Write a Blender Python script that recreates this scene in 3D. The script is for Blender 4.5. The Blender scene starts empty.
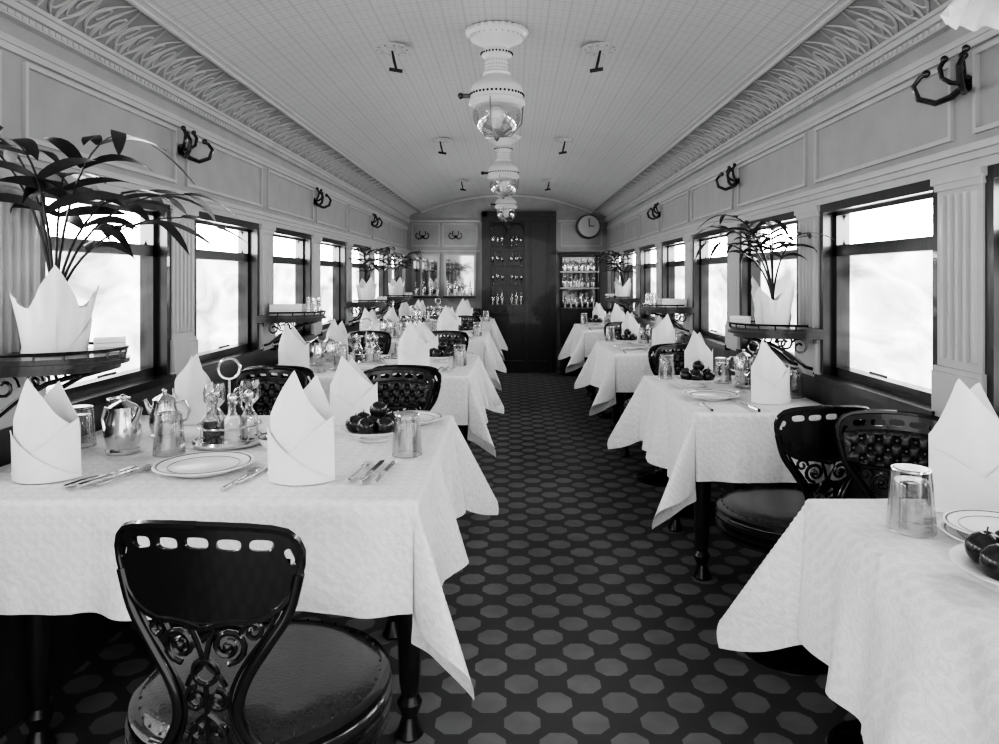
import bpy, bmesh, math, random
from math import sin, cos, pi, sqrt, exp, atan2, radians
from mathutils import Vector, Matrix
from mathutils.geometry import tessellate_polygon
random.seed(7)
C = bpy.context.scene.collection

# ---------------------------------------------------------------- materials
def newmat(name):
    m = bpy.data.materials.new(name); m.use_nodes = True
    return m, m.node_tree.nodes, m.node_tree.links
def mat(name, g, rough=0.5, metal=0.0, nscale=40, nvar=0.08, bump=0.0, g2=None, stretch=None, coat=0.0, spec=0.5):
    m, N, L = newmat(name)
    b = N['Principled BSDF']
    b.inputs['Roughness'].default_value = rough
    b.inputs['Metallic'].default_value = metal
    b.inputs['Coat Weight'].default_value = coat
    b.inputs['Specular IOR Level'].default_value = spec
    tc = N.new('ShaderNodeTexCoord'); mp = N.new('ShaderNodeMapping')
    if stretch: mp.inputs['Scale'].default_value = stretch
    L.new(tc.outputs['Object'], mp.inputs['Vector'])
    nz = N.new('ShaderNodeTexNoise'); nz.inputs['Scale'].default_value = nscale; nz.inputs['Detail'].default_value = 4
    L.new(mp.outputs['Vector'], nz.inputs['Vector'])
    r = N.new('ShaderNodeValToRGB')
    lo = g*(1-nvar); hi = g*(1+nvar) if g2 is None else g2
    r.color_ramp.elements[0].position = .3; r.color_ramp.elements[1].position = .7
    r.color_ramp.elements[0].color = (lo, lo, lo, 1); r.color_ramp.elements[1].color = (min(hi, 1),)*3+(1,)
    L.new(nz.outputs['Fac'], r.inputs['Fac']); L.new(r.outputs['Color'], b.inputs['Base Color'])
    if bump > 0:
        bp = N.new('ShaderNodeBump'); bp.inputs['Strength'].default_value = bump; bp.inputs['Distance'].default_value = .004
        L.new(nz.outputs['Fac'], bp.inputs['Height']); L.new(bp.outputs['Normal'], b.inputs['Normal'])
    return m
def math_(N, L, op, a, b=None):
    n = N.new('ShaderNodeMath'); n.operation = op
    for i, v in enumerate((a, b)):
        if v is None: continue
        if isinstance(v, (int, float)): n.inputs[i].default_value = v
        else: L.new(v, n.inputs[i])
    return n.outputs[0]

M = {}
M['paint'] = mat('painted_wall', .35, .45, nscale=8, nvar=.07)
M['paint2'] = mat('painted_trim', .47, .4, nscale=8, nvar=.05)
M['cove'] = mat('cove_paint', .29, .6, nscale=20, nvar=.08)
M['orn'] = mat('plaster_ornament', .47, .6, nvar=.04)
M['wood'] = mat('dark_mahogany', .018, .3, nscale=12, nvar=.5, stretch=(8, 8, .6), coat=.3)
M['woodm'] = mat('dado_wood', .06, .4, nscale=10, nvar=.4, stretch=(1, 1, .2))
M['iron'] = mat('black_iron', .010, .25, nscale=60, nvar=.2, coat=.5)
M['leather'] = mat('dark_leather', .026, .22, nscale=150, nvar=.3, bump=.2, coat=.3)
M['napkin'] = mat('starched_napkin', .90, .6, nscale=30, nvar=.02, bump=.1, spec=.3)
M['china'] = mat('white_china', .88, .25, nscale=20, nvar=.01)
M['chinaline'] = mat('china_band', .12, .2)
M['silver'] = mat('silver_plate', .75, .16, metal=1, nscale=30, nvar=.08)
M['fruit'] = mat('dark_apple', .02, .25, nscale=30, nvar=.6, coat=.3)
M['leaf'] = mat('palm_leaf', .018, .4, nscale=30, nvar=.5)
M['brass'] = mat('dull_brass', .25, .3, metal=1, nscale=30)
M['enamel'] = mat('white_enamel', .68, .3, nscale=20, nvar=.03, coat=.3)
M['dark'] = mat('dark_gap', .01, .8)
M['bottle'] = mat('bottle_glass', .03, .08, nscale=10, coat=.8)
M['mirror'] = mat('mirror_glass', .65, .04, metal=1, nscale=3, nvar=.1)
M['lampshade'] = mat('opal_shade', .95, .3)

# damask linen
m, N, L = newmat('damask_linen'); b = N['Principled BSDF']; b.inputs['Roughness'].default_value = .7; b.inputs['Specular IOR Level'].default_value = .35
tc = N.new('ShaderNodeTexCoord')
mg = N.new('ShaderNodeTexMagic'); mg.turbulence_depth = 4; mg.inputs['Scale'].default_value = 17; mg.inputs['Distortion'].default_value = 2.2
L.new(tc.outputs['Object'], mg.inputs['Vector'])
r = N.new('ShaderNodeValToRGB'); r.color_ramp.elements[0].position = .45; r.color_ramp.elements[1].position = .55
r.color_ramp.elements[0].color = (.78, .78, .78, 1); r.color_ramp.elements[1].color = (.88, .88, .88, 1)
L.new(mg.outputs['Fac'], r.inputs['Fac']); L.new(r.outputs['Color'], b.inputs['Base Color'])
nz = N.new('ShaderNodeTexNoise'); nz.inputs['Scale'].default_value = 5; nz.inputs['Detail'].default_value = 4; nz.inputs['Distortion'].default_value = .8
L.new(tc.outputs['Object'], nz.inputs['Vector'])
bp = N.new('ShaderNodeBump'); bp.inputs['Strength'].default_value = .9; bp.inputs['Distance'].default_value = .03
L.new(nz.outputs['Fac'], bp.inputs['Height']); L.new(bp.outputs['Normal'], b.inputs['Normal'])
M['linen'] = m

# clear glass
m, N, L = newmat('clear_glass'); N.remove(N['Principled BSDF']); out = N['Material Output']
tr = N.new('ShaderNodeBsdfTransparent'); tr.inputs[0].default_value = (.9, .9, .9, 1)
gl = N.new('ShaderNodeBsdfGlossy'); gl.inputs['Roughness'].default_value = .06
lw = N.new('ShaderNodeLayerWeight'); lw.inputs[0].default_value = .45
mx = N.new('ShaderNodeMixShader'); nz = N.new('ShaderNodeTexNoise'); nz.inputs['Scale'].default_value = 30
a = math_(N, L, 'MULTIPLY', nz.outputs['Fac'], .25); a = math_(N, L, 'ADD', lw.outputs['Facing'], a)
a = math_(N, L, 'MULTIPLY', a, .75)
L.new(a, mx.inputs[0]); L.new(tr.outputs[0], mx.inputs[1]); L.new(gl.outputs[0], mx.inputs[2]); L.new(mx.outputs[0], out.inputs[0])
M['glass'] = m

# daylight panes
def pane(name, st, dark, sc_=2.0):
    m, N, L = newmat(name); N.remove(N['Principled BSDF']); out = N['Material Output']
    e = N.new('ShaderNodeEmission'); e.inputs['Strength'].default_value = st
    tc = N.new('ShaderNodeTexCoord'); mp = N.new('ShaderNodeMapping'); mp.inputs['Scale'].default_value = (1, 1.2, 3.0)
    mp.inputs['Rotation'].default_value = (.35, 0, 0)
    L.new(tc.outputs['Object'], mp.inputs['Vector'])
    nz = N.new('ShaderNodeTexNoise'); nz.inputs['Scale'].default_value = sc_; nz.inputs['Detail'].default_value = 7
    nz.inputs['Distortion'].default_value = 1.0
    L.new(mp.outputs[0], nz.inputs['Vector'])
    r = N.new('ShaderNodeValToRGB'); r.color_ramp.elements[0].position = .30; r.color_ramp.elements[1].position = .68
    r.color_ramp.elements[0].color = (dark, dark, dark, 1); r.color_ramp.elements[1].color = (1, 1, 1, 1)
    L.new(nz.outputs['Fac'], r.inputs[0]); L.new(r.outputs[0], e.inputs['Color'])
    L.new(e.outputs[0], out.inputs[0]); return m
M['pane'] = pane('daylit_frosted_pane', 2.6, .22)
M['paneu'] = pane('daylit_upper_pane', 15, .9)

# floor : staggered octagons
m, N, L = newmat('octagon_linoleum'); b = N['Principled BSDF']
tc = N.new('ShaderNodeTexCoord'); sx = N.new('ShaderNodeSeparateXYZ'); L.new(tc.outputs['Object'], sx.inputs[0])
P = .20
def octd(off):
    o = []
    for k in (0, 1):
        v = math_(N, L, 'DIVIDE', sx.outputs[k], P); v = math_(N, L, 'ADD', v, off+100.0)
        v = math_(N, L, 'FRACT', v); v = math_(N, L, 'SUBTRACT', v, .5); o.append(math_(N, L, 'ABSOLUTE', v))
    s = math_(N, L, 'MULTIPLY', math_(N, L, 'ADD', o[0], o[1]), .7071)
    return math_(N, L, 'MAXIMUM', math_(N, L, 'MAXIMUM', o[0], o[1]), s)
d = math_(N, L, 'MINIMUM', octd(0.0), octd(.5))
inside = math_(N, L, 'LESS_THAN', d, .265)
nz = N.new('ShaderNodeTexNoise'); nz.inputs['Scale'].default_value = 9; nz.inputs['Detail'].default_value = 8
L.new(tc.outputs['Object'], nz.inputs['Vector'])
mixc = N.new('ShaderNodeMix'); mixc.data_type = 'RGBA'
mixc.inputs[6].default_value = (.10, .10, .10, 1); mixc.inputs[7].default_value = (.29, .29, .29, 1)
f2 = math_(N, L, 'MULTIPLY', inside, math_(N, L, 'ADD', math_(N, L, 'MULTIPLY', nz.outputs['Fac'], .9), .35))
f2 = math_(N, L, 'ADD', f2, math_(N, L, 'MULTIPLY', nz.outputs['Fac'], .08))
L.new(f2, mixc.inputs[0]); L.new(mixc.outputs[2], b.inputs['Base Color'])
b.inputs['Roughness'].default_value = .5
b.inputs['Specular IOR Level'].default_value = .3
M['floor'] = m

# ceiling: embossed paper lattice
m, N, L = newmat('embossed_ceiling_paper'); b = N['Principled BSDF']
tc = N.new('ShaderNodeTexCoord'); sx = N.new('ShaderNodeSeparateXYZ'); L.new(tc.outputs['Object'], sx.inputs[0])
def line(ax, per, w):
    v = math_(N, L, 'FRACT', math_(N, L, 'ADD', math_(N, L, 'DIVIDE', sx.outputs[ax], per), 100.0))
    v = math_(N, L, 'ABSOLUTE', math_(N, L, 'SUBTRACT', v, .5)); return math_(N, L, 'LESS_THAN', v, w)
l1 = math_(N, L, 'MAXIMUM', line(0, .03, .12), line(1, .03, .12))
l2 = math_(N, L, 'MAXIMUM', line(0, .09, .06), line(1, .09, .06))
s = math_(N, L, 'ADD', math_(N, L, 'MULTIPLY', l1, .35), math_(N, L, 'MULTIPLY', l2, .25))
nz = N.new('ShaderNodeTexNoise'); nz.inputs['Scale'].default_value = 2.5; nz.inputs['Detail'].default_value = 3
L.new(tc.outputs['Object'], nz.inputs['Vector'])
s = math_(N, L, 'ADD', s, math_(N, L, 'MULTIPLY', nz.outputs['Fac'], .3))
mixc = N.new('ShaderNodeMix'); mixc.data_type = 'RGBA'
mixc.inputs[6].default_value = (.57, .57, .57, 1); mixc.inputs[7].default_value = (.40, .40, .40, 1)
L.new(s, mixc.inputs[0]); L.new(mixc.outputs[2], b.inputs['Base Color']); b.inputs['Roughness'].default_value = .5
M['ceil'] = m

# ---------------------------------------------------------------- mesh builder
class MB:
    def __init__(s): s.v = []; s.f = []; s.m = []; s.mats = []
    def mi(s, k):
        if k not in s.mats: s.mats.append(k)
        return s.mats.index(k)
    def add(s, vs, fs, k):
        o = len(s.v); i = s.mi(k)
        s.v += [tuple(p) for p in vs]
        for f in fs: s.f.append([o+j for j in f]); s.m.append(i)
    def box(s, x0, x1, y0, y1, z0, z1, k):
        vs = [(x0,y0,z0),(x1,y0,z0),(x1,y1,z0),(x0,y1,z0),(x0,y0,z1),(x1,y0,z1),(x1,y1,z1),(x0,y1,z1)]
        s.add(vs, [(0,3,2,1),(4,5,6,7),(0,1,5,4),(1,2,6,5),(2,3,7,6),(3,0,4,7)], k)
    def lathe(s, prof, k, n=24, c=(0,0,0), axis='z', flute=0, fn=12, caps=True):
        vs = []; fs = []
        for (r, z) in prof:
            for i in range(n):
                a = 2*pi*i/n; rr = r*(1+flute*cos(fn*a))
                p = (rr*cos(a), rr*sin(a), z)
                if axis == 'x': p = (z, rr*cos(a), rr*sin(a))
                if axis == 'y': p = (rr*cos(a), z, rr*sin(a))
                vs.append((p[0]+c[0], p[1]+c[1], p[2]+c[2]))
        for j in range(len(prof)-1):
            for i in range(n):
                i2 = (i+1) % n; fs.append((j*n+i, j*n+i2, (j+1)*n+i2, (j+1)*n+i))
        if caps:
            fs.append(tuple(range(n))[::-1]); fs.append(tuple((len(prof)-1)*n+i for i in range(n)))
        s.add(vs, fs, k)
    def shell(s, prof, k, n=24, c=(0,0,0), flute=0, fn=12): s.lathe(prof, k, n, c, 'z', flute, fn, False)
    def tube(s, pts, r, k, n=6, flat=1.0):
        P = [Vector(p) for p in pts]; vs = []; fs = []; up = None
        for i, p in enumerate(P):
            t = (P[min(i+1, len(P)-1)]-P[max(i-1, 0)])
            if t.length < 1e-9: t = Vector((0, 0, 1))
            t.normalize()
            if up is None: up = t.orthogonal().normalized()
            up = up - t*up.dot(t)
            if up.length < 1e-5: up = t.orthogonal()
            up.normalize(); w = t.cross(up)
            rr = r[i] if isinstance(r, (list, tuple)) else r
            for j in range(n):
                a = 2*pi*j/n; vs.append(tuple(p+up*rr*cos(a)+w*rr*sin(a)*flat))
        for i in range(len(P)-1):
            for j in range(n):
                j2 = (j+1) % n; fs.append((i*n+j, i*n+j2, (i+1)*n+j2, (i+1)*n+j))
        fs.append(tuple(range(n))[::-1]); fs.append(tuple((len(P)-1)*n+j for j in range(n)))
        s.add(vs, fs, k)
    def grid(s, fn, nu, nv, k):
        vs = [fn(i/nu, j/nv) for j in range(nv+1) for i in range(nu+1)]
        fs = [(j*(nu+1)+i, j*(nu+1)+i+1, (j+1)*(nu+1)+i+1, (j+1)*(nu+1)+i) for j in range(nv) for i in range(nu)]
        s.add(vs, fs, k)
    def ball(s, c, r, k, n=12, sz=1.0):
        prof = [(r*sin(pi*i/8), -r*sz*cos(pi*i/8)) for i in range(9)]
        prof[0] = (1e-4, -r*sz); prof[-1] = (1e-4, r*sz); s.lathe(prof, k, n, c)
    def plate(s, outer, holes, t, k, fn, step=.012):
        loops = [[Vector((u, v, 0)) for u, v in l] for l in [outer]+holes]
        tris = tessellate_polygon(loops); flat = [p for l in loops for p in l]
        bm = bmesh.new()
        for z, rv in ((-t/2, False), (t/2, True)):
            vv = [bm.verts.new((p.x, p.y, z)) for p in flat]
            for x in tris:
                try: bm.faces.new([vv[i] for i in (x[::-1] if rv else x)])
                except ValueError: pass
            if not rv: lo = vv
            else: hi = vv
        o = 0
        for l in loops:
            q = len(l)
            for i in range(q):
                j = (i+1) % q; bm.faces.new((lo[o+i], lo[o+j], hi[o+j], hi[o+i]))
            o += q
        umax = max(u for u, v in outer); n = int(umax/step)
        for i in range(-n, n+1):
            bmesh.ops.bisect_plane(bm, geom=bm.verts[:]+bm.edges[:]+bm.faces[:], plane_co=(i*step+.0003, 0, 0), plane_no=(1, 0, 0))
        bm.verts.index_update()
        vs = [fn(v.co.x, v.co.y, v.co.z) for v in bm.verts]; fs = [tuple(v.index for v in f.verts) for f in bm.faces]
        bm.free(); s.add(vs, fs, k)
    def mesh(s, name, ang=35):
        me = bpy.data.meshes.new(name); me.from_pydata(s.v, [], s.f)
        for k in s.mats: me.materials.append(M[k])
        me.polygons.foreach_set('material_index', s.m)
        me.polygons.foreach_set('use_smooth', [True]*len(s.f))
        bm = bmesh.new(); bm.from_mesh(me); bmesh.ops.recalc_face_normals(bm, faces=bm.faces); bm.to_mesh(me); bm.free()
        me.set_sharp_from_angle(angle=radians(ang)); me.update(); return me
def put(name, me, loc=(0,0,0), rot=0, sc=1.0):
    o = bpy.data.objects.new(name, me); C.objects.link(o); o.location = loc; o.rotation_euler = (0, 0, rot)
    o.scale = (sc,)*3 if isinstance(sc, (int, float)) else sc
    return o
def obj(name, mb, loc=(0,0,0), rot=0, ang=35): return put(name, mb.mesh(name, ang), loc, rot)

# ---------------------------------------------------------------- room
W = 1.37; Y0 = -.6; YB = 9.85
PIL = [3.12+1.055*k for k in range(-3, 7)]
mb = MB(); mb.box(-1.55, 1.55, Y0, YB+.1, -.05, 0, 'floor'); obj('floor', mb)
R = 3.09
def cz(x): return 2.43-R+sqrt(R*R-x*x)
mb = MB(); mb.grid(lambda u, v: (-1.18+2.36*u, Y0+(YB+.1-Y0)*v, cz(-1.18+2.36*u)), 32, 20, 'ceil')
mb.grid(lambda u, v: (-1.5+3.0*u, Y0+(YB+.1-Y0)*v, cz((-1.5+3*u)*.78)+.06), 16, 4, 'ceil')
obj('ceiling', mb)

def covp(t, sgn):   # t 0 bottom .. 1 top
    b0 = (1.365, 2.085); b1 = (1.335, 2.17); b2 = (1.175, 2.205)
    x = (1-t)**2*b0[0]+2*t*(1-t)*b1[0]+t*t*b2[0]; z = (1-t)**2*b0[1]+2*t*(1-t)*b1[1]+t*t*b2[1]
    return sgn*x, z
def spiral(cx, cy, r, a0, turns, n=14, d=1):
    return [(cx+r*(1-.75*i/n)*cos(a0+d*turns*2*pi*i/n), cy+r*(1-.75*i/n)*sin(a0+d*turns*2*pi*i/n)) for i in range(n+1)]

for sgn, side in ((-1, 'left'), (1, 'right')):
    mb = MB(); xa, xb = sorted((sgn*W, sgn*(W+.13)))
    mb.box(xa, xb, Y0, YB, 0, .87, 'woodm'); mb.box(xa, xb, Y0, YB, 1.62, 2.12, 'paint')
    for p in PIL: mb.box(xa, xb, p-.105, p+.105, .87, 1.62, 'paint')
    mb.box(xa, xb, Y0, PIL[0]-.1, .87, 1.62, 'paint'); mb.box(xa, xb, PIL[-1]+.1, YB, .87, 1.62, 'paint')
    obj('wall_'+side, mb)
    mb = MB()
    def tb(d0, d1, y0, y1, z0, z1, k='paint2'):
        a, b_ = sorted((sgn*(W-d0), sgn*(W-d1))); mb.box(a, b_, y0, y1, z0, z1, k)
    tb(-.005, .035, Y0, YB, 1.625, 1.645); tb(-.005, .05, Y0, YB, 1.645, 1.665); tb(-.005, .02, Y0, YB, 1.60, 1.625)
    tb(-.005, .018, Y0, YB, 1.965, 1.985); tb(-.005, .012, Y0, YB, 1.945, 1.965)
    for i in range(len(PIL)-1):
        a, b_ = PIL[i]+.05, PIL[i+1]-.05
        for z in (1.70, 1.92): tb(-.002, .012, a, b_, z, z+.014)
        for y in (a, b_-.014): tb(-.002, .012, y, y+.014, 1.714, 1.92)
    obj('trim_1', mb) if sgn < 0 else obj('trim_2', mb)
    mb = MB()
    tb(-.005, .045, Y0, YB, 2.055, 2.075); tb(-.005, .03, Y0, YB, 2.035, 2.055); tb(-.005, .055, Y0, YB, 2.075, 2.088)
    x, z = covp(1, sgn)
    mb.tube([(x, Y0, z), (x, YB, z)], .013, 'paint2', 8); mb.tube([(x-sgn*.03, Y0, z+.008), (x-sgn*.03, YB, z+.008)], .007, 'paint2', 8)
    n = int((YB-Y0)/.03)
    for i in range(n):
        y = Y0+i*.03; tb(.02, .034, y, y+.018, 2.04, 2.053)
    obj('trim_3' if sgn < 0 else 'trim_4', mb)
    mb = MB(); mb.grid(lambda u, v: (covp(v, sgn)[0], Y0+(YB-Y0)*u, covp(v, sgn)[1]), 4, 10, 'cove')
    def cp(u, t):
        x, z = covp(t, sgn); return (x-sgn*.0015, u, z-.0015)
    y = Y0+.05
    while y < YB-.1:
        for d in (-1, 1):
            mb.tube([cp(y+.09+d*p[0], min(max(p[1], .03), .97)) for p in [(a*.1, b_) for a, b_ in spiral(.42, .55, .33, pi, 1.2)]], .0045, 'orn', 5)
            mb.tube([cp(y+.09+d*.075*sin(t*pi*.9), .05+.9*t) for t in [i/7 for i in range(8)]], [.002+.005*sin(pi*i/7) for i in range(8)], 'orn', 5)
        mb.tube([cp(y+.09, .1+.85*t) for t in [i/5 for i in range(6)]], [.003, .007, .009, .007, .005, .002], 'orn', 5)
        mb.tube([cp(y, .15+.5*t) for t in [i/4 for i in range(5)]], [.003, .006, .008, .005, .002], 'orn', 5)
        y += .18
    obj('cornice_'+side, mb)
    mbp = MB()
    def pb(d0, d1, y0, y1, z0, z1, k='paint2'):
        a, b_ = sorted((sgn*(-d0), sgn*(-d1))); mbp.box(a, b_, y0, y1, z0, z1, k)
    pb(-.0, .018, -.105, .105, .90, 1.60)
    for i in range(5):
        yc = -.072+.036*i; mbp.tube([(-sgn*.018, yc, 1.06), (-sgn*.018, yc, 1.54)], .011, 'paint2', 8)
    for i, (a, b_, w) in enumerate([(1.555, 1.575, .11), (1.575, 1.6, .118), (1.02, 1.035, .112), (.90, 1.02, .112), (.88, .90, .122)]):
        pb(-.0, .026+.006*(i % 2), -w, w, a, b_)
    me = mbp.mesh('pilaster')
    for p in PIL: put('pilaster', me, (sgn*W, p, 0))
    for i in range(len(PIL)-1):
        a, b_ = PIL[i]+.105, PIL[i+1]-.105; mb = MB()
        def wb(d0, d1, y0, y1, z0, z1, k='wood'):
            p, q = sorted((sgn*(W+d0), sgn*(W+d1))); mb.box(p, q, y0, y1, z0, z1, k)
        wb(-.012, .10, a, a+.035, .88, 1.60); wb(-.012, .10, b_-.035, b_, .88, 1.60)
        wb(-.014, .10, a, b_, 1.565, 1.61)
        wb(-.035, .11, a-.0, b_+.0, .865, .895)
        wb(.03, .085, a+.035, a+.065, .895, 1.565); wb(.03, .085, b_-.065, b_-.035, .895, 1.565)
        wb(.03, .085, a+.035, b_-.035, .895, .93); wb(.03, .085, a+.035, b_-.035, 1.385, 1.43)
        wb(.03, .085, a+.035, b_-.035, 1.55, 1.57)
        wb(.09, .095, a+.03, b_-.03, .92, 1.40, 'pane'); wb(.09, .095, a+.03, b_-.03, 1.42, 1.56, 'paneu')
        for ys, dr in ((a+.065, 1), (b_-.065, -1)):
            for zs, dz in ((1.43, 1), (1.55, -1)):
                pts = [(0, 0)]+[(.03-.03*sin(t*pi/2), .03-.03*cos(t*pi/2)) for t in [j/5 for j in range(6)]]
                mb.add([(sgn*(W+.06), ys+dr*p, zs+dz*q) for p, q in pts], [tuple(range(7))], 'wood')
        mb.tube([(sgn*(W+.025), (a+b_)/2-.05, .945), (sgn*(W+.01), (a+b_)/2-.04, .95), (sgn*(W+.01), (a+b_)/2+.04, .95), (sgn*(W+.025), (a+b_)/2+.05, .945)], .005, 'brass', 6)
        obj('window_%d' % (i+1 if sgn < 0 else i+10), mb)

# ---------------------------------------------------------------- back wall
mb = MB(); mb.box(-1.5, 1.5, YB, YB+.1, 0, 2.55, 'paint')
obj('wall_back', mb)
mb = MB(); y = YB
for (x0, x1) in ((-1.3, -.92), (-.88, -.40), (.74, 1.3)):
    for z0, z1 in ((1.72, 2.02),):
        mb.box(x0, x1, y-.012, y+.002, z0, z0+.015, 'paint2'); mb.box(x0, x1, y-.012, y+.002, z1, z1+.015, 'paint2')
        mb.box(x0, x0+.015, y-.012, y+.002, z0, z1, 'paint2'); mb.box(x1-.015, x1, y-.012, y+.002, z0, z1, 'paint2')
for x0, x1 in ((-1.36, -.36), (.70, 1.36)):
    mb.box(x0, x1, y-.04, y+.002, 1.645, 1.665, 'paint2'); mb.box(x0, x1, y-.03, y+.002, 2.05, 2.08, 'paint2')
mb.box(-1.36, -.36, y-.02, y+.002, 0, .87, 'woodm')
mb.tube([(x*1.17, y-.01, cz(x*1.17)-.01) for x in [-1+i/12 for i in range(25)]], .02, 'paint2', 8)
obj('trim_5', mb)
# door with glazed cabinet leaf
def glassware(kind):
    mbb = MB()
    if kind: mbb.shell([(.022, 0), (.025, .01), (.025, .1), (.01, .14), (.009, .18), (.012, .185)], 'glass', 12); mbb.lathe([(.018, .004), (.02, .08), (.001, .085)], 'silver', 12)
    else: mbb.shell([(.022, 0), (.004, .006), (.004, .05), (.02, .075), (.024, .10), (.02, .13)], 'glass', 12); mbb.lathe([(.004, .06), (.016, .075), (.018, .1), (.001, .1)], 'silver', 12)
    return mbb.mesh('bottle' if kind else 'stemmed_glass')
bott, stem = glassware(1), glassware(0)
mb = MB(); e = y-.001
mb.box(-.34, -.27, e-.09, e, 0, 2.19, 'wood'); mb.box(.60, .67, e-.06, e, 0, 2.19, 'wood'); mb.box(-.34, .67, e-.09, e, 2.12, 2.19, 'wood')
mb.box(-.27, .60, e-.02, e, 0, 2.12, 'wood')
mb.box(.24, .29, e-.09, e, 0, 2.12, 'wood'); mb.box(.56, .60, e-.045, e, 0, 2.12, 'wood')
mb.box(-.27, -.23, e-.085, e, 0, 2.12, 'wood')
for z0, z1 in ((2.06, 2.12), (.80, .92), (0, .16)): mb.box(-.23, .24, e-.085, e, z0, z1, 'wood'); mb.box(.29, .56, e-.045, e, z0, z1, 'wood')
mb.box(-.18, .19, e-.04, e, .2, .74, 'wood'); mb.box(.34, .51, e-.038, e, .2, .74, 'wood'); mb.box(.34, .51, e-.038, e, .97, 2.0, 'wood')
for z in (1.19, 1.44, 1.70): mb.box(-.23, .24, e-.085, e, z, z+.01, 'wood')
mb.box(-.002, .012, e-.088, e-.078, .92, 2.06, 'wood')
for x in (-.115, .125):
    mb.tube([(x+.105*cos(t), e-.083, 1.93+.10*sin(t)) for t in [pi*q/12 for q in range(13)]], .006, 'wood', 5)
    for z in (1.82, 1.60): mb.tube([(x+.05*cos(t), e-.083, z+.05*sin(t)) for t in [2*pi*q/12 for q in range(13)]], .003, 'brass', 5)
mb.ball((.265, e-.105, 1.0), .02, 'brass')
obj('door_1', mb)
for z, me in ((.922, bott), (1.202, stem), (1.452, stem), (1.712, stem)):
    for i in range(7):
        if i == 3: continue
        put('bottle' if me is bott else 'stemmed_glass', me, (-.19+.064*i, e-.048, z), 0, (.95, .95, .9+.25*random.random()))
# sideboard right with mirror
mb = MB(); x0, x1 = .72, 1.25
mb.box(x0, x1, y-.42, y-.005, .04, .86, 'wood'); mb.box(x0-.02, x1+.01, y-.44, y-.005, .86, .89, 'wood')
for i in range(2): mb.box(x0+.03+.25*i, x0+.25+.25*i, y-.43, y-.41, .12, .76, 'wood')
mb.box(x0, x1, y-.03, y-.005, .89, 1.62, 'wood'); mb.box(x0+.04, x1-.04, y-.036, y-.01, .93, 1.57, 'mirror')
for z in (1.14, 1.36): mb.box(x0, x1, y-.16, y-.02, z, z+.018, 'paint2')
for x in (x0+.01, x1-.01): mb.tube([(x, y-.15, .89), (x, y-.15, 1.6)], .01, 'wood')
mb.box(x0-.02, x1+.01, y-.18, y-.005, 1.6, 1.63, 'wood')
obj('sideboard', mb)
for z in (.892, 1.16, 1.38):
    for i in range(6): put('bottle', bott, (x0+.07+.078*i, y-.09, z), 0, (1, 1, .75+.35*random.random()))
for x0, x1 in ((-.86, -.42), (-1.30, -.92)):
    mb = MB()
    mb.box(x0, x1, y-.03, y-.003, 1.02, 1.62, 'paint2'); mb.box(x0+.03, x1-.03, y-.036, y-.01, 1.05, 1.59, 'mirror'); mb.box(x0, x1, y-.16, y-.003, 1.02, 1.04, 'wood')
    obj('wall_mirror', mb)
    for i in range(4): put('bottle', bott, (x0+.06+.1*i, y-.09, 1.042), 0, (1, 1, .8+.5*random.random()))
mb = MB(); cx, czz = 1.10, 1.98  # round wall fixture of unclear kind, modelled as a clock-like drum
mb.lathe([(.13, -.12), (.15, -.1), (.165, -.03), (.17, 0)], 'brass', 28, (cx, y-.1, czz), 'y')
mb.lathe([(.145, -.121), (.14, -.126), (.001, -.126)], 'paint2', 28, (cx, y-.1, czz), 'y')
mb.tube([(cx, y-.12, czz), (cx, y-.002, czz-.05)], .03, 'brass')
mb.box(cx-.004, cx+.004, y-.235, y-.228, czz, czz+.1, 'iron'); mb.box(cx, cx+.07, y-.235, y-.228, czz-.004, czz+.004, 'iron')
obj('wall_clock', mb, (0, 0, 0))

# ---------------------------------------------------------------- ceiling lamps
mb = MB()
prof = [(.10, .0), (.135, -.005), (.14, -.02), (.125, -.03), (.12, -.045), (.10, -.055), (.075, -.065), (.06, -.075), (.055, -.09), (.07, -.1), (.07, -.12), (.055, -.13),
        (.055, -.19), (.065, -.2), (.06, -.21), (.075, -.225), (.10, -.245), (.118, -.265), (.122, -.28), (.122, -.32), (.128, -.325), (.128, -.34), (.118, -.348), (.10, -.35), (.09, -.345)]
mb.lathe(prof, 'enamel', 40)
for i in range(40):
    a = 2*pi*i/40; mb.ball((.1225*cos(a), .1225*sin(a), -.30), .0055, 'dark', 6)
for i in range(28):
    a = 2*pi*i/28
    for z in (-.145, -.165, -.18): mb.ball((.0545*cos(a), .0545*sin(a), z), .003, 'cove', 6)
    mb.ball((.0705*cos(a), .0705*sin(a), -.11), .005, 'dark', 6); mb.ball((.135*cos(a), .135*sin(a), -.012), .011, 'enamel', 6)
    mb.ball((.121*cos(a), .121*sin(a), -.038), .004, 'cove', 6)
mb.shell([(.098, -.345), (.11, -.38), (.108, -.41), (.09, -.45), (.06, -.475), (.03, -.485), (.001, -.487)], 'glass', 28)
mb.lathe([(.02, -.35), (.035, -.37), (.03, -.42), (.02, -.45), (.001, -.45)], 'enamel', 12)
mb.lathe([(.001, -.51), (.012, -.5), (.012, -.488), (.001, -.485)], 'brass', 10)
mb.tube([(-.12, 0, -.30), (-.165, 0, -.30)], .01, 'iron'); mb.ball((-.165, 0, -.30), .015, 'iron')
for a in (.3, 2.4, 4.5): mb.tube([(.128*cos(a), .128*sin(a), -.33), (.12*cos(a), .12*sin(a), -.42), (.07*cos(a), .07*sin(a), -.48), (.0, 0, -.49)], .003, 'brass')
lamp = mb.mesh('ceiling_lamp')
for yy in (3.3, 5.75, 8.25): put('ceiling_lamp', lamp, (0, yy, 2.43))
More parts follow.
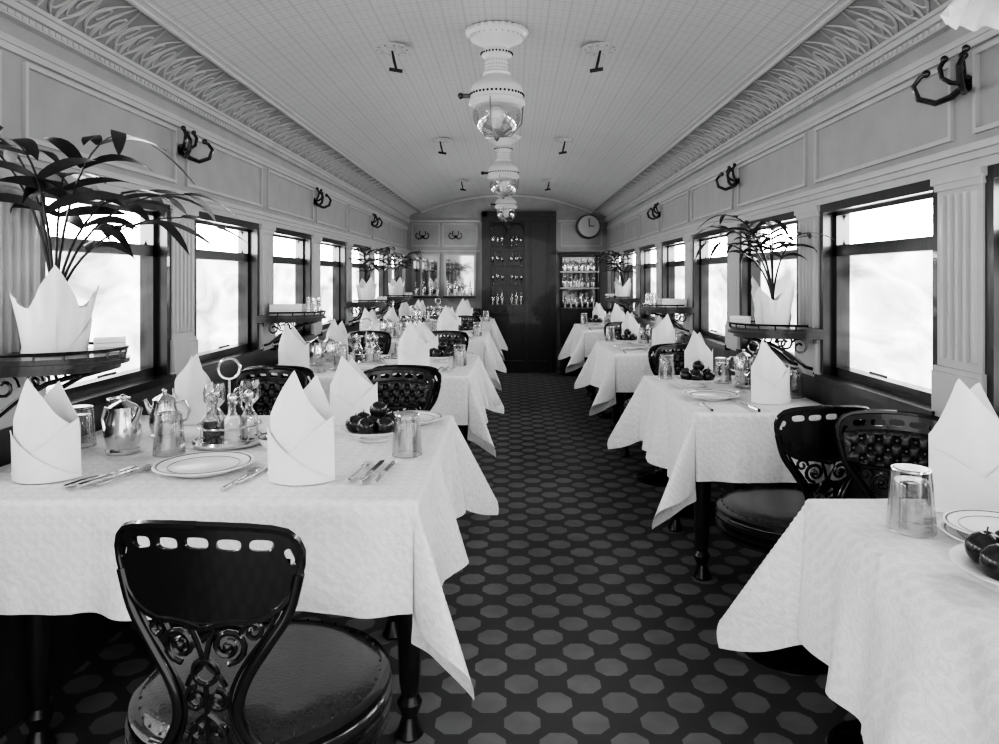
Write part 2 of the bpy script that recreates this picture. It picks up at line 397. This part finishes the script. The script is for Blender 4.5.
mb = MB(); mb.lathe([(.001, 0), (.085, 0), (.085, -.006), (.06, -.012), (.055, -.008), (.03, -.014), (.001, -.014)], 'ceil', 24)
for i in range(10):
    a = 2*pi*i/10; mb.ball((.07*cos(a), .07*sin(a), -.008), .006, 'cove', 6)
mb.tube([(0, 0, -.01), (.01, 0, -.06), (.02, 0, -.10)], [.005, .007, .006], 'iron', 8); mb.tube([(-.012, 0, -.10), (.05, 0, -.11)], .009, 'iron', 8)
vp = mb.mesh('ceiling_vent_pull')
for yy in (3.42, 5.7, 8.1):
    for x in (-.5, .49): put('ceiling_vent_pull', vp, (x, yy, cz(x)-.002), 0 if x < 0 else pi)

# ---------------------------------------------------------------- coat hooks
mb = MB()
mb.lathe([(.001, .0), (.024, .0), (.026, .008), (.012, .014), (.001, .016)], 'iron', 16, axis='x')
for d in (-1, 1):
    mb.tube([(.005, 0, 0), (.03, d*.03, -.03), (.055, d*.065, -.04), (.085, d*.10, -.02), (.095, d*.11, .02), (.08, d*.10, .045), (.07, d*.09, .05)], [.010, .010, .009, .009, .008, .007, .006], 'iron', 8)
    mb.ball((.069, d*.088, .053), .012, 'iron', 8)
    mb.tube([(.01, 0, 0), (.03, d*.03, .01), (.045, d*.05, .03), (.05, d*.052, .06), (.04, d*.05, .08)], .007, 'iron', 8); mb.ball((.038, d*.05, .085), .011, 'iron', 8)
hk = mb.mesh('coat_hook')
for yy in (3.12, 5.23, 7.34): put('coat_hook', hk, (-W+.001, yy, 1.85))
for yy in (2.05, 4.13, 6.285): put('coat_hook', hk, (W-.001, yy, 1.85), pi)
for x in (-1.15, -.7): put('coat_hook', hk, (x, YB-.002, 1.85), -pi/2, .8)

# ---------------------------------------------------------------- chair
def bend(u, v, w):
    Rb = .24+.10*max(v, 0); a = u/.25
    return ((Rb-w)*sin(a)*.96, -(Rb-w)*cos(a)*.62-.075-.05*v, .5+v)
mb = MB()
mb.lathe([(.001, .40), (.19, .40), (.235, .402), (.246, .408), (.247, .416), (.236, .421), (.234, .425), (.249, .430), (.251, .440), (.238, .446), (.236, .450), (.250, .455), (.251, .466), (.239, .472), (.238, .476), (.247, .481), (.246, .492), (.232, .499)], 'iron', 56)
mb.lathe([(.236, .494), (.225, .503), (.20, .511), (.18, .515), (.12, .517), (.001, .519)], 'leather', 48)
for i in range(40):
    a = 2*pi*i/40; mb.ball((.226*cos(a), .226*sin(a), .502), .003, 'iron', 6)
mb.lathe([(.001, .0), (.17, .0), (.17, .012), (.13, .028), (.06, .045), (.042, .07), (.034, .12), (.034, .2), (.046, .215), (.046, .235), (.03, .25), (.03, .36), (.05, .375), (.10, .39), (.12, .402)], 'iron', 28)
half = [(0, .392), (.04, .391), (.08, .388), (.115, .383), (.14, .375), (.157, .36), (.166, .34), (.166, .315), (.16, .29), (.148, .265), (.13, .245), (.105, .232), (.08, .225), (.05, .226), (.025, .222), (0, .214)]
def dens(h):
    o = []
    for a, b_ in zip(h[:-1], h[1:]):
        o += [(a[0]+(b_[0]-a[0])*t, a[1]+(b_[1]-a[1])*t) for t in (0, .5)]
    return o+[h[-1]]
h = dens(half); outer = h+[(-u, v) for u, v in h[-2:0:-1]]
def oval(cu, cv, a, b_, rot=0):
    r = []
    for i in range(16):
        t = 2*pi*i/16; x = a*abs(cos(t))**.6*(1 if cos(t) > 0 else -1); z = b_*abs(sin(t))**.7*(1 if sin(t) > 0 else -1)
        r.append((cu+x*cos(rot)-z*sin(rot), cv+x*sin(rot)+z*cos(rot)))
    return r
holes = [oval(c, .362-abs(c)*.06, .019, .010, -.12*c/.1) for c in (-.1, -.05, 0, .05, .1)]+[oval(s*.146, .332, .016, .007, -s*1.1) for s in (-1, 1)]
mb.plate(outer, holes, .011, 'iron', bend)
mb.tube([bend(u, v, 0) for u, v in outer+[outer[0]]], .0075, 'iron', 6)
for s in (-1, 1):
    B = lambda l: [bend(s*a, b_, 0) for a, b_ in l]
    def sm(l, q=4):
        o = []
        for i in range(len(l)-1):
            p0, p1, p2, p3 = l[max(i-1, 0)], l[i], l[i+1], l[min(i+2, len(l)-1)]
            for j in range(q):
                t = j/q; o.append(tuple(.5*(2*p1[k]+(p2[k]-p0[k])*t+(2*p0[k]-5*p1[k]+4*p2[k]-p3[k])*t*t+(3*p1[k]-p0[k]-3*p2[k]+p3[k])*t**3) for k in (0, 1)))
        return o+[l[-1]]
    mb.tube(B(sm([(.162, .30), (.145, .235), (.108, .18), (.075, .13), (.058, .085), (.06, .045), (.085, .0), (.12, -.03)])), .0105, 'iron', 8)
    mb.tube(B(sm([(.135, .25), (.11, .205), (.08, .165), (.055, .125), (.042, .085), (.046, .04), (.065, .0)])), .004, 'iron', 6)
    mb.tube(B(spiral(.042, .182, .032, -pi/2, 1.5, 18)), .0056, 'iron', 6)
    mb.tube(B(spiral(.085, .205, .02, pi, 1.2, 14, -1)), .0045, 'iron', 6)
    mb.tube(B(sm([(.0, .222), (.02, .218), (.008, .18), (.004, .15), (.025, .128), (.035, .11)])), .005, 'iron', 6)
    mb.tube(B(spiral(.02, .085, .022, pi/2, 1.4, 16, -1)), .0056, 'iron', 6)
    mb.tube(B(spiral(.02, .03, .016, -pi/2, 1.3, 14, 1)), .0045, 'iron', 6)
    mb.tube(B(sm([(.0, .06), (.018, .045), (.034, .02), (.04, -.01)])), .005, 'iron', 6)
    mb.ball(bend(s*.042, .182, 0), .009, 'iron', 8)
mb.tube([bend(.022*cos(t), .135+.022*sin(t), 0) for t in [2*pi*i/16 for i in range(17)]], .005, 'iron', 6)
mb.tube([bend(0, v, 0) for v in (-.03, .03, .08, .115)], .005, 'iron', 6)
mb.tube([bend(u, -.012, 0) for u in [-.13+.26*i/14 for i in range(15)]], .012, 'iron', 8)
for s in (-1, 1): mb.tube([bend(s*.115, -.025, 0), (s*.11, -.20, .45)], .014, 'iron', 8)
btn = [(i*.050+(.025 if r_ % 2 else 0), .253+r_*.029) for r_ in range(3) for i in range(-3, 4) if abs(i*.050+(.025 if r_ % 2 else 0)) < .135]
def pad(u, v):
    a = -1+2*u; b_ = -1+2*v; uu = a*.150; vv = .283+.058*b_*sqrt(max(0, 1-.45*a*a))
    e = max(0, 1-a**8)*max(0, 1-b_**6)
    tf = 1
    for (bu, bv) in btn:
        dd = ((uu-bu)**2+(vv-bv)**2)/.00014; tf -= .75*exp(-dd)
    # pleats running diagonally between buttons
    d1 = abs(((uu/.050+(vv-.253)/.058) % 1)-.5); d2 = abs(((uu/.050-(vv-.253)/.058) % 1)-.5)
    tf -= .28*exp(-((.5-d1)/.10)**2)+.28*exp(-((.5-d2)/.10)**2)
    return bend(uu, vv, .007+.034*(e**.5)*max(tf, .1))
mb.grid(pad, 84, 34, 'leather')
for bu, bv in btn: mb.ball(bend(bu, bv, .016), .005, 'brass', 6)
chair = mb.mesh('dining_chair', 50)

# ---------------------------------------------------------------- tables and cloths
TZ = .78
def cloth(x0, x1, y0, y1, side, seed):
    rnd = random.Random(seed); ph = [rnd.random()*6.28 for _ in range(8)]
    hy = .262; hx = .335; Rr = .012
    sx0, sx1 = (x0, x1+hx) if side < 0 else (x0-hx, x1)
    nu = int((sx1-sx0)/.011); nv = int((y1-y0+2*hy)/.011)
    creases = [x0+(x1-x0)*.33, x0+(x1-x0)*.68]; creasesy = [y0+.35, y0+.7]
    def f(u, v):
        s = sx0+(sx1-sx0)*u; t = y0-hy+(y1-y0+2*hy)*v
        ex = s-x1 if s > x1 else (s-x0 if s < x0 else 0); ey = t-y1 if t > y1 else (t-y0 if t < y0 else 0)
        bx = min(max(s, x0), x1); by = min(max(t, y0), y1)
        r = sqrt(ex*ex+ey*ey)
        cr = sum(exp(-((bx-c)/.009)**2) for c in creases)+sum(exp(-((by-c)/.009)**2) for c in creasesy)
        if r < 1e-9:
            return (bx, by, TZ+.0006*sin(9*bx+ph[0])*sin(8*by+ph[1])+.0016*cr)
        th = atan2(abs(ey), abs(ex)); dx = ex/r; dy = ey/r; rs = 1
        if ex and ey:
            g = exp(-((th-pi/4)/.28)**2); g2 = exp(-((th-.2)/.12)**2)+exp(-((pi/2-th-.2)/.12)**2)
            amp, rr_ = ((.50, .16) if ey > 0 else ((.44, .06) if side < 0 else (.60, .12)))
            be = .06+amp*g-.12*g2; rs = 1+rr_*g
        else:
            pos = by if ex else bx
            dcor = min(abs(pos-y0), abs(pos-y1)) if ex else (abs(pos-(x1 if side < 0 else x0)))
            k = exp(-(dcor/.10)**2)
            wv = .085*sin(11*pos+ph[2])+.07*sin(24*pos+ph[3])+.03*sin(43*pos+ph[5])
            be = .06+(1-k)*(wv+.05)
        ra = Rr*pi/2
        if r < ra: o = Rr*sin(r/Rr); d = Rr*(1-cos(r/Rr))
        else: o = Rr+(r-ra)*rs*sin(be); d = Rr+(r-ra)*rs*cos(be)
        o += .004*cr*min(1, r/.03)
        return (bx+dx*o, by+dy*o, TZ-d)
    mb = MB(); mb.grid(f, nu, nv, 'linen'); return mb
def table(x0, x1, y0, y1, side, seed):
    mb = MB()
    mb.box(x0+.01, x1-.01, y0+.01, y1-.01, TZ-.03, TZ-.004, 'wood')
    mb.box(x0+.06, x1-.06, y0+.08, y1-.08, TZ-.11, TZ-.03, 'wood')
    xe = (x1-.06, x1-.20) if side < 0 else (x0+.12, x0+.14)
    leg = [(.032, 0), (.04, .01), (.03, .03), (.022, .06), (.034, .09), (.036, .1), (.024, .12), (.03, .16), (.038, .4), (.04, .5), (.03, .53), (.04, .55), (.04, TZ-.1)]
    for x, yy in zip(xe, (y0+.36, y1-.10)): mb.lathe(leg, 'wood', 16, (x, yy, 0))
    xw = x0+.1 if side < 0 else x1-.1
    for yy in (y0+.3, y1-.12): mb.lathe(leg, 'wood', 16, (xw, yy, 0))
    obj('dining_table', mb)
    obj('tablecloth', cloth(x0, x1, y0, y1, side, seed), ang=80)

# ---------------------------------------------------------------- tableware meshes
def napkin_mesh(seed, pk=-.35, pk2=.15):
    mb = MB(); H = .275; hl, hr = .155, .135; A = .088
    def hx_(x, p, HH):
        q = x/A
        if q < p: t = (q+1)/(p+1); return hl+(HH-hl)*t**1.1
        t = (1-q)/(1-p); return hr+(HH-hr)*t**1.15
    def depth(c): return .062*max(0, 1-abs(c)**2.2)**.8
    for sd, p, HH, xs in ((-1, pk, H, 1.0), (1, pk2, H*.95, .985)):
        def sh(u, v):
            c = -1+2*u; x = A*c; h_ = hx_(x, p, HH); z = v*h_; q = z/H
            return (x*xs*(1-.05*q)+.01*p*q, sd*depth(c)*(1-.72*q**1.4)+.004*sin(7*c+seed)*q, z)
        mb.grid(sh, 28, 10, 'napkin')
    for sg, o, hh in ((1, .0045, .15), (-1, .009, .12)):
        def fold(u, v):
            c = -1+2*u; cc = c*sg; zt = .01+hh*(cc+1)/2; z = zt*v; q = z/H
            return (A*c*1.012*(1-.05*q)+.01*pk*q, -depth(c)*(1-.72*q**1.4)-o*(.3+.9*v), z)
        mb.grid(fold, 24, 5, 'napkin')
        mb.tube([fold(i/16, 1) for i in range(17)], .0016, 'napkin', 5)
    mb.add([(-A, 0, .001), (0, -.06, .001), (A, 0, .001), (0, .06, .001)], [(0, 1, 2, 3)], 'napkin')
    return mb.mesh('folded_napkin', 30)
NAP = [napkin_mesh(1, -.45, .2), napkin_mesh(2, -.15, .35), napkin_mesh(3, -.5, -.1), napkin_mesh(4, .3, -.3)]
mb = MB()   # inverted fluted tumbler
mb.shell([(.043, 0), (.042, .012), (.036, .095), (.034, .118), (.030, .122), (.001, .122)], 'glass', 48, flute=.035, fn=12)
mb.shell([(.039, .0), (.033, .09), (.03, .098), (.001, .1)], 'glass', 24)
mb.tube([(.042*cos(t), .042*sin(t), .002) for t in [2*pi*i/24 for i in range(25)]], .0018, 'glass', 5)
mb.tube([(.034*cos(t), .034*sin(t), .119) for t in [2*pi*i/24 for i in range(25)]], .0022, 'silver', 5)
TUM = mb.mesh('tumbler')
mb = MB()
mb.lathe([(.001, .003), (.075, .003), (.078, 0), (.08, .005), (.095, .010), (.128, .018), (.130, .020), (.127, .022), (.094, .015), (.08, .008), (.001, .008)], 'china', 48)
mb.shell([(.118, .0195), (.122, .0212), (.121, .0219), (.117, .0202)], 'chinaline', 48)
mb.tube([(.092*cos(t), .092*sin(t), .0148) for t in [2*pi*i/40 for i in range(41)]], .0009, 'chinaline', 4)
PLATE = mb.mesh('dinner_plate')
def cut(kind):
    mb = MB()
    if kind == 'fork':
        mb.tube([(0, -.09, .004), (0, -.03, .004), (0, .03, .006)], [.006, .004, .0025], 'silver', 8)
        mb.tube([(0, .03, .006), (0, .045, .005), (0, .055, .004)], [.003, .011, .012], 'silver', 8, .3)
        for i in range(4): mb.tube([(-.009+.006*i, .052, .004), (-.009+.006*i, .08, .003), (-.009+.006*i, .1, .006)], [.002, .002, .001], 'silver', 5)
    elif kind == 'table_knife':
        mb.tube([(0, -.11, .006), (0, -.06, .006), (0, -.01, .005)], [.007, .008, .006], 'silver', 8)
        mb.add([(-.007, -.01, .003), (.006, -.01, .003), (.008, .09, .003), (.004, .12, .003), (-.007, .11, .003), (-.007, -.01, .005), (.006, -.01, .005), (.008, .09, .005), (.004, .12, .005), (-.007, .11, .005)],
               [(0,1,2,3,4), (5,6,7,8,9), (0,1,6,5), (1,2,7,6), (2,3,8,7), (3,4,9,8), (4,0,5,9)], 'silver')
    else:
        mb.tube([(0, -.09, .004), (0, -.03, .004), (0, .04, .006)], [.006, .004, .003], 'silver', 8)
        mb.grid(lambda u, v: (.018*cos(2*pi*u)*v, .065+.03*sin(2*pi*u)*v, .003+.006*v*v), 16, 4, 'silver')
    return mb.mesh(kind)
FORK, KNIFE, SPOON = cut('fork'), cut('table_knife'), cut('spoon')
def fruit(mb, c, r):
    vs = [(r*sin(a), -r*cos(a)*.9) for a in [pi*i/10 for i in range(11)]]
    vs[0] = (.001, -r*.82); vs[-1] = (.001, r*.72); vs[1] = (vs[1][0], -r*.88); mb.lathe(vs, 'fruit', 18, c)
    mb.tube([(c[0], c[1], c[2]+r*.7), (c[0]+.004, c[1], c[2]+r*1.15)], .0018, 'wood', 5)
mb = MB(); mb.lathe([(.001, .0), (.05, 0), (.052, .006), (.03, .012), (.035, .018), (.09, .028), (.125, .042), (.128, .046), (.12, .046), (.085, .034), (.001, .03)], 'china', 40)
for i in range(6):
    a = i*pi/3; fruit(mb, (.068*cos(a), .068*sin(a), .062), .036)
fruit(mb, (0, 0, .062), .036); fruit(mb, (.02, .02, .108), .034)
BOWL = mb.mesh('fruit_bowl')
mb = MB()
mb.lathe([(.001, .008), (.10, .008), (.105, .004), (.108, .012), (.104, .02), (.099, .02), (.098, .014), (.001, .014)], 'silver', 32)
for i in range(4):
    a = pi/2*i+.78; mb.ball((.09*cos(a), .09*sin(a), .009), .009, 'silver', 8)
mb.tube([(0, 0, .012), (0, 0, .2)], .004, 'silver', 8)
mb.tube([(.032*cos(t), 0, .232+.032*sin(t)) for t in [2*pi*i/24 for i in range(25)]], .0045, 'silver', 8)
mb.tube([(.095*cos(t), .095*sin(t), .06) for t in [2*pi*i/32 for i in range(33)]], .003, 'silver', 6)
for i in range(4):
    a = pi/2*i+.78; mb.tube([(.095*cos(a), .095*sin(a), .015), (.095*cos(a), .095*sin(a), .06)], .003, 'silver', 6)
for i in range(5):
    a = 2*pi*i/5; c = (.058*cos(a), .058*sin(a), .015)
    mb.shell([(.024, 0), (.026, .01), (.026, .07), (.012, .09), (.011, .115), (.016, .12)], 'glass', 16, c, .05, 8)
    mb.lathe([(.022, .002), (.022, .035+.01*i), (.001, .036+.01*i)], 'bottle' if i in (1, 3) else 'china', 14, c)
    mb.ball((c[0], c[1], c[2]+.135), .015, 'glass' if i % 2 else 'silver', 10)
CRUET = mb.mesh('cruet_stand')
mb = MB()
mb.lathe([(.001, 0), (.045, 0), (.048, .008), (.04, .014), (.046, .03), (.05, .05), (.046, .09), (.038, .12), (.04, .13), (.04, .134), (.03, .142), (.014, .15), (.006, .155), (.001, .156)], 'silver', 28)
mb.ball((0, 0, .162), .009, 'silver', 8)
mb.tube([(.038, 0, .12), (.07, 0, .125), (.085, 0, .09), (.075, 0, .055), (.047, 0, .045)], .005, 'silver', 8)
mb.tube([(-.04, 0, .09), (-.055, 0, .11), (-.065, 0, .135)], [.014, .01, .008], 'silver', 10)
JUG = mb.mesh('silver_hot_water_jug')
mb = MB(); mb.lathe([(.001, .0), (.035, 0), (.05, .02), (.055, .035), (.05, .035), (.03, .01), (.001, .008)], 'china', 24)
mb.shell([(.056, .034), (.058, .038), (.054, .04)], 'chinaline', 24); mb.lathe([(.001, .03), (.04, .03), (.035, .04), (.001, .045)], 'silver', 20)
BUTTER = mb.mesh('butter_dish')
mb = MB(); mb.shell([(.03, .001), (.006, .006), (.005, .06), (.012, .075), (.034, .10), (.036, .13), (.03, .16)], 'glass', 20); WINE = mb.mesh('wine_glass')

def P3(o, me, x, y, rot=0, sc=1, dz=0): put(o, me, (x, y, TZ+.003+dz), rot, sc)
def left_table(k):
    d = 2.11*k; x0, x1 = -1.33, -.16; y0, y1 = 1.68+d, 2.71+d
    table(x0, x1, y0, y1, -1, 10+k); q = lambda y: y+d; v = (k*2) % 4
    P3('folded_napkin', NAP[v % 4], -1.13, q(1.86), .1, (.95, .95, .95)); P3('folded_napkin', NAP[1], -.47, q(1.85), -.15, (1.02, 1, 1.02))
    P3('folded_napkin', NAP[2], -.49, q(2.56), .25, (.95, .95, .88)); P3('folded_napkin', NAP[(v+3) % 4], -1.07, q(2.58), -.2, .9)
    P3('dinner_plate', PLATE, -.755, q(1.93), 0, .98); P3('dinner_plate', PLATE, -.29, q(2.57), 0, .9)
    P3('fork', FORK, -.597, q(1.88), -.2); P3('table_knife', KNIFE, -.985, q(1.85), -.3)
    P3('table_knife', KNIFE, -.955, q(1.86), -.3); P3('fork', FORK, -.925, q(1.86), -.3)
    P3('spoon', SPOON, -.620, q(1.83), -.12)
    P3('fork', FORK, -.335, q(1.90), -.1); P3('table_knife', KNIFE, -.30, q(1.90), -.08); P3('table_knife', KNIFE, -.265, q(1.90), -.08)
    P3('fork', FORK, -.68, q(2.6), pi); P3('table_knife', KNIFE, -.72, q(2.6), pi)
    P3('tumbler', TUM, -.235, q(2.09)); P3('tumbler', TUM, -.93, q(2.10)); P3('tumbler', TUM, -1.25, q(2.2)); P3('tumbler', TUM, -.63, q(2.42)); P3('tumbler', TUM, -1.22, q(2.36))
    P3('wine_glass', WINE, -.93, q(2.42)); P3('wine_glass', WINE, -.84, q(2.5))
    P3('cruet_stand', CRUET, -.81, q(2.24), .2); P3('silver_hot_water_jug', JUG, -1.08, q(2.13), 2.8); P3('silver_hot_water_jug', JUG, -1.06, q(2.34), .3, .9)
    P3('butter_dish', BUTTER, -.64, q(2.18)); P3('fruit_bowl', BOWL, -.37, q(2.29), .3, .85)
def right_table(k):
    d = 2.11*(k-1); x0, x1 = .77, 1.335; y0, y1 = 2.75+d, 3.80+d
    table(x0, x1, y0, y1, 1, 30+k); q = lambda y: y+d
    if k:
        P3('folded_napkin', NAP[2 if k % 2 else 3], 1.14, q(2.98), .1, .95); P3('folded_napkin', NAP[0], 1.03, q(3.70), .2, .9)
        P3('dinner_plate', PLATE, .92, q(3.08), 0, .92); P3('fruit_bowl', BOWL, .95, q(3.42), .3, .85)
        P3('tumbler', TUM, 1.28, q(3.1)); P3('tumbler', TUM, .86, q(3.68)); P3('tumbler', TUM, 1.10, q(3.52)); P3('cruet_stand', CRUET, 1.21, q(3.4), .2, .8)
        P3('silver_hot_water_jug', JUG, 1.24, q(3.64), 2.8, .9); P3('wine_glass', WINE, 1.1, q(3.24))
        P3('table_knife', KNIFE, 1.01, q(2.865), .05); P3('fork', FORK, .84, q(2.86), .0)
    else:
        P3('folded_napkin', NAP[0], 1.10, 1.60, -.05, (1.15, 1, 1.08)); P3('tumbler', TUM, .885, 1.47, 0, 1.05)
        P3('dinner_plate', PLATE, 1.02, 1.40, 0, .78); P3('dinner_plate', PLATE, 1.02, 1.40, 0, .76, .018)
        put('fruit_bowl', BOWL, (.92, 1.18, TZ+.003), .3, .9)
        P3('tumbler', TUM, 1.24, 1.38); P3('cruet_stand', CRUET, 1.2, 1.15)
for k in range(4): left_table(k); right_table(k)

# chairs
for k in range(4):
    d = 2.11*k
    put('dining_chair', chair, (-.425, 1.45+d, 0), -.09 if k == 0 else 0)
    if k: put('dining_chair', chair, (-1.02, 1.43+d, 0), .05)
    if k < 3:
        put('dining_chair', chair, (-.43, 2.95+d, 0), pi+.05); put('dining_chair', chair, (-1.02, 2.95+d, 0), pi-.1)
    if k: put('dining_chair', chair, (1.04, 2.52+d-2.11, 0), .12)
    if k < 3: put('dining_chair', chair, (1.08 if k else 1.10, 1.93+d, 0), pi-.5 if k == 0 else pi)

# ---------------------------------------------------------------- wall shelves
def shelf_mesh():
    mb = MB(); n = 24
    pts = [(.34*sin(pi*i/n)**.75 if 0 < i < n else 0, -.19*cos(pi*i/n)) for i in range(n+1)]
    for z0, z1, s_, k in ((0, .012, 1.0, 'wood'), (.012, .026, .97, 'wood'), (-.016, 0, .93, 'wood')):
        q = [(x*s_, y*s_) for x, y in pts]; m_ = len(q)
        vs = [(x, y, z0) for x, y in q]+[(x, y, z1) for x, y in q]
        mb.add(vs, [tuple(range(m_))[::-1], tuple(range(m_, 2*m_))]+[(i, (i+1) % m_, m_+(i+1) % m_, m_+i) for i in range(m_)], k)
    mb.tube([(x*.98, y*.98, .04) for x, y in pts[1:-1]], .005, 'iron', 6)
    for i in range(2, n-1, 2): mb.tube([(pts[i][0]*.97, pts[i][1]*.97, .02), (pts[i][0]*.98, pts[i][1]*.98, .04)], .003, 'iron', 5)
    for d in (-.08, .08):
        mb.tube([(.005, d, -.15), (.04, d, -.14), (.10, d, -.09), (.18, d, -.045), (.27, d, -.02)], .007, 'iron', 8)
        mb.tube([(.005+a, d, b_) for a, b_ in spiral(.06, -.055, .04, 0, 1.4, 16)], .0045, 'iron', 6)
        mb.tube([(.005+a, d, b_) for a, b_ in spiral(.14, -.038, .025, 0, 1.4, 14)], .004, 'iron', 6)
        mb.tube([(.004, d, -.17), (.004, d, 0)], .006, 'iron', 6)
    return mb.mesh('wall_shelf')
SH = shelf_mesh(); SZ = 1.06
def pot_mesh():
    # plant pot wrapped in a square linen napkin: four straight-edged corners standing up, flared
    mb = MB(); n = 64
    def f(u, v):
        a = 2*pi*u; w = (u*4) % 1; pk = abs(w-.5)*2
        tall = (1.0, .55, .9, .4)[int(u*4+.5) % 4]
        h = .13+.115*tall*max(0, pk-.15)/.85; z = h*v
        fl = pk**1.5*tall
        r = .074+.016*v+.034*fl*v*v+.003*sin(16*a)*v
        return (r*cos(a), r*sin(a), z)
    mb.grid(f, n, 10, 'napkin'); mb.lathe([(.001, .002), (.062, .002), (.074, .11), (.001, .111)], 'dark', 20)
    for k in range(4):
        a0 = 2*pi*k/4+.3
        mb.grid(lambda u, v: ((.079+.016*v*(.2+.8*u))*cos(a0+1.3*u), (.079+.016*v*(.2+.8*u))*sin(a0+1.3*u), (.01+.12*u)*v), 12, 3, 'napkin')
    return mb.mesh('wrapped_plant_pot', 45)
POT = pot_mesh()
def palm_into(mb, seed, dirs, wide, nl, lf, z0=.10):
    rnd = random.Random(seed)
    for (az, L_, up) in dirs:
        ca, sa = cos(az), sin(az)
        def pt(t): return Vector((ca*L_*(.12*t+.68*t*t), sa*L_*(.12*t+.68*t*t), z0+up*(1.25*t-.42*t*t*t)))
        P = [pt(j/12) for j in range(13)]
        mb.tube(P, [.0048*(1-.6*j/12) for j in range(13)], 'leaf', 6)
        for j in range(nl):
            t = .48+.52*j/(nl-1); p = pt(t); tg = (pt(min(t+.03, 1.02))-pt(t-.03)).normalized()
            side = tg.cross(Vector((0, 0, 1)))
            if side.length < .1: side = Vector((-sa, ca, 0))
            side.normalize()
            for sg in (-1, 1):
                ll = lf*(1-.35*(j/(nl-1)))*rnd.uniform(.75, 1.2); vs = []; fs = []
                fwd = .5+.9*j/(nl-1)
                dr = (tg*fwd+side*sg*.9+Vector((0, 0, rnd.uniform(-.1, .25)))).normalized(); wv = tg.cross(dr).cross(dr).normalized()
                dro = rnd.uniform(.3, .7)
                for q in range(8):
                    s_ = q/7; c = p+dr*ll*s_+Vector((0, 0, -ll*dro*s_*s_)); w = wide*(sin(pi*(.1+.9*s_))**.7 if s_ < 1 else 0)
                    vs += [tuple(c-wv*w), tuple(c+wv*w+Vector((0, 0, .002)))]
                for q in range(7): fs.append((2*q, 2*q+1, 2*q+3, 2*q+2))
                mb.add(vs, fs, 'leaf')
def shelf_at(side, y, kind, seed):
    r = 0 if side < 0 else pi; put('wall_shelf', SH, (side*(W-.02), y, SZ), r)
    x = side*(W-.17); z = SZ+.027
    if kind == 'plant':
        rnd = random.Random(seed*5)
        inw = 0 if side < 0 else pi
        if seed == 1: dirs = [(.15, .42, .34), (1.1, .36, .46), (-1.25, .42, .52), (-.5, .36, .58), (.65, .42, .44), (2.0, .30, .52), (-1.9, .36, .58), (-2.6, .2, .60)]
        else: dirs = [(inw+a+rnd.uniform(-.15, .15), rnd.uniform(.26, .38), rnd.uniform(.28, .48)) for a in (-1.75, -1.2, -.6, 0, .6, 1.2, 1.75)]
        mb = MB(); palm_into(mb, seed, dirs, .018 if seed == 1 else .010, 4 if seed == 1 else 5, .25 if seed == 1 else .17)
        mb.v = [((max(a, -.14) if side < 0 else min(a, .14)), b, c) for a, b, c in mb.v]
        me = mb.mesh('palm_fronds', 60)
        e = bpy.data.objects.new('potted_palm', None); C.objects.link(e); e.location = (x, y, z)
        a = put('fronds', me); a.parent = e; b_ = put('pot', POT, (0, 0, 0), inw-1.0, 1.0 if seed == 1 else .88); b_.parent = e
    else:
        mbx = MB()
        for i in range(4): mbx.box(-.09, .09, -.06, .06, .0+.014*i, .0125+.014*i, 'napkin')
        obj('folded_linen_stack', mbx, (side*(W-.14), y, z), .1)
        put('tumbler', TUM, (side*(W-.29), y+.06, z), 0, .8); put('tumbler', TUM, (side*(W-.29), y-.05, z), 0, .8)
    mbx = MB()
    for i in range(3): mbx.box(-.04, .04, -.022, .022, .0+.014*i, .0125+.014*i, 'napkin')
    if kind == 'plant': obj('folded_linen_stack', mbx, (side*(W-.295), y+.05, z), side*-.5)
for y_, kd, sd in ((2.0, 'plant', 1), (4.175, 'nap', 2), (6.285, 'plant', 3), (7.9, 'plant', 4)): shelf_at(-1, y_, kd, sd)
for y_, kd, sd in ((3.12, 'plant', 5), (5.23, 'nap', 6), (7.34, 'plant', 7)): shelf_at(1, y_, kd, sd)

# near wall lamp with scalloped shade (upper right)
mb = MB()
def sh(u, v):
    a = 2*pi*u; r = .035+.085*v**.8+.006*cos(14*a)*v; return (r*cos(a), r*sin(a), .10-.10*v+.008*cos(14*a)*v*v)
mb.grid(sh, 112, 8, 'lampshade')
mb.lathe([(.03, .10), (.035, .12), (.02, .14), (.001, .145)], 'brass', 16)
mb.tube([(0, 0, .14), (.03, 0, .18), (.10, 0, .18), (.17, 0, .12), (.245, 0, .1)], .008, 'brass', 8); mb.lathe([(.001, .23), (.04, .232), (.035, .247), (.001, .248)], 'brass', 16, (0, 0, .1), 'x')
obj('wall_lamp', mb, (1.12, 1.52, 1.865), 0, 60)

# ---------------------------------------------------------------- light, world, camera
w = bpy.data.worlds.new('world'); bpy.context.scene.world = w; w.use_nodes = True
w.node_tree.nodes['Background'].inputs[0].default_value = (1, 1, 1, 1); w.node_tree.nodes['Background'].inputs[1].default_value = 1.35
sc = bpy.context.scene
sc.view_settings.view_transform = 'AgX'
try: sc.view_settings.look = 'AgX - High Contrast'
except Exception as e: print(e)
sc.view_settings.exposure = .7
cam = bpy.data.cameras.new('camera'); co = bpy.data.objects.new('camera', cam); C.objects.link(co)
co.location = (.07, 0, 1.3); co.rotation_euler = (pi/2, 0, 0)
cam.sensor_width = 36; cam.lens = 720/999*36; cam.shift_x = -12.5/999; cam.shift_y = -95/999; cam.clip_start = .02
sc.camera = co
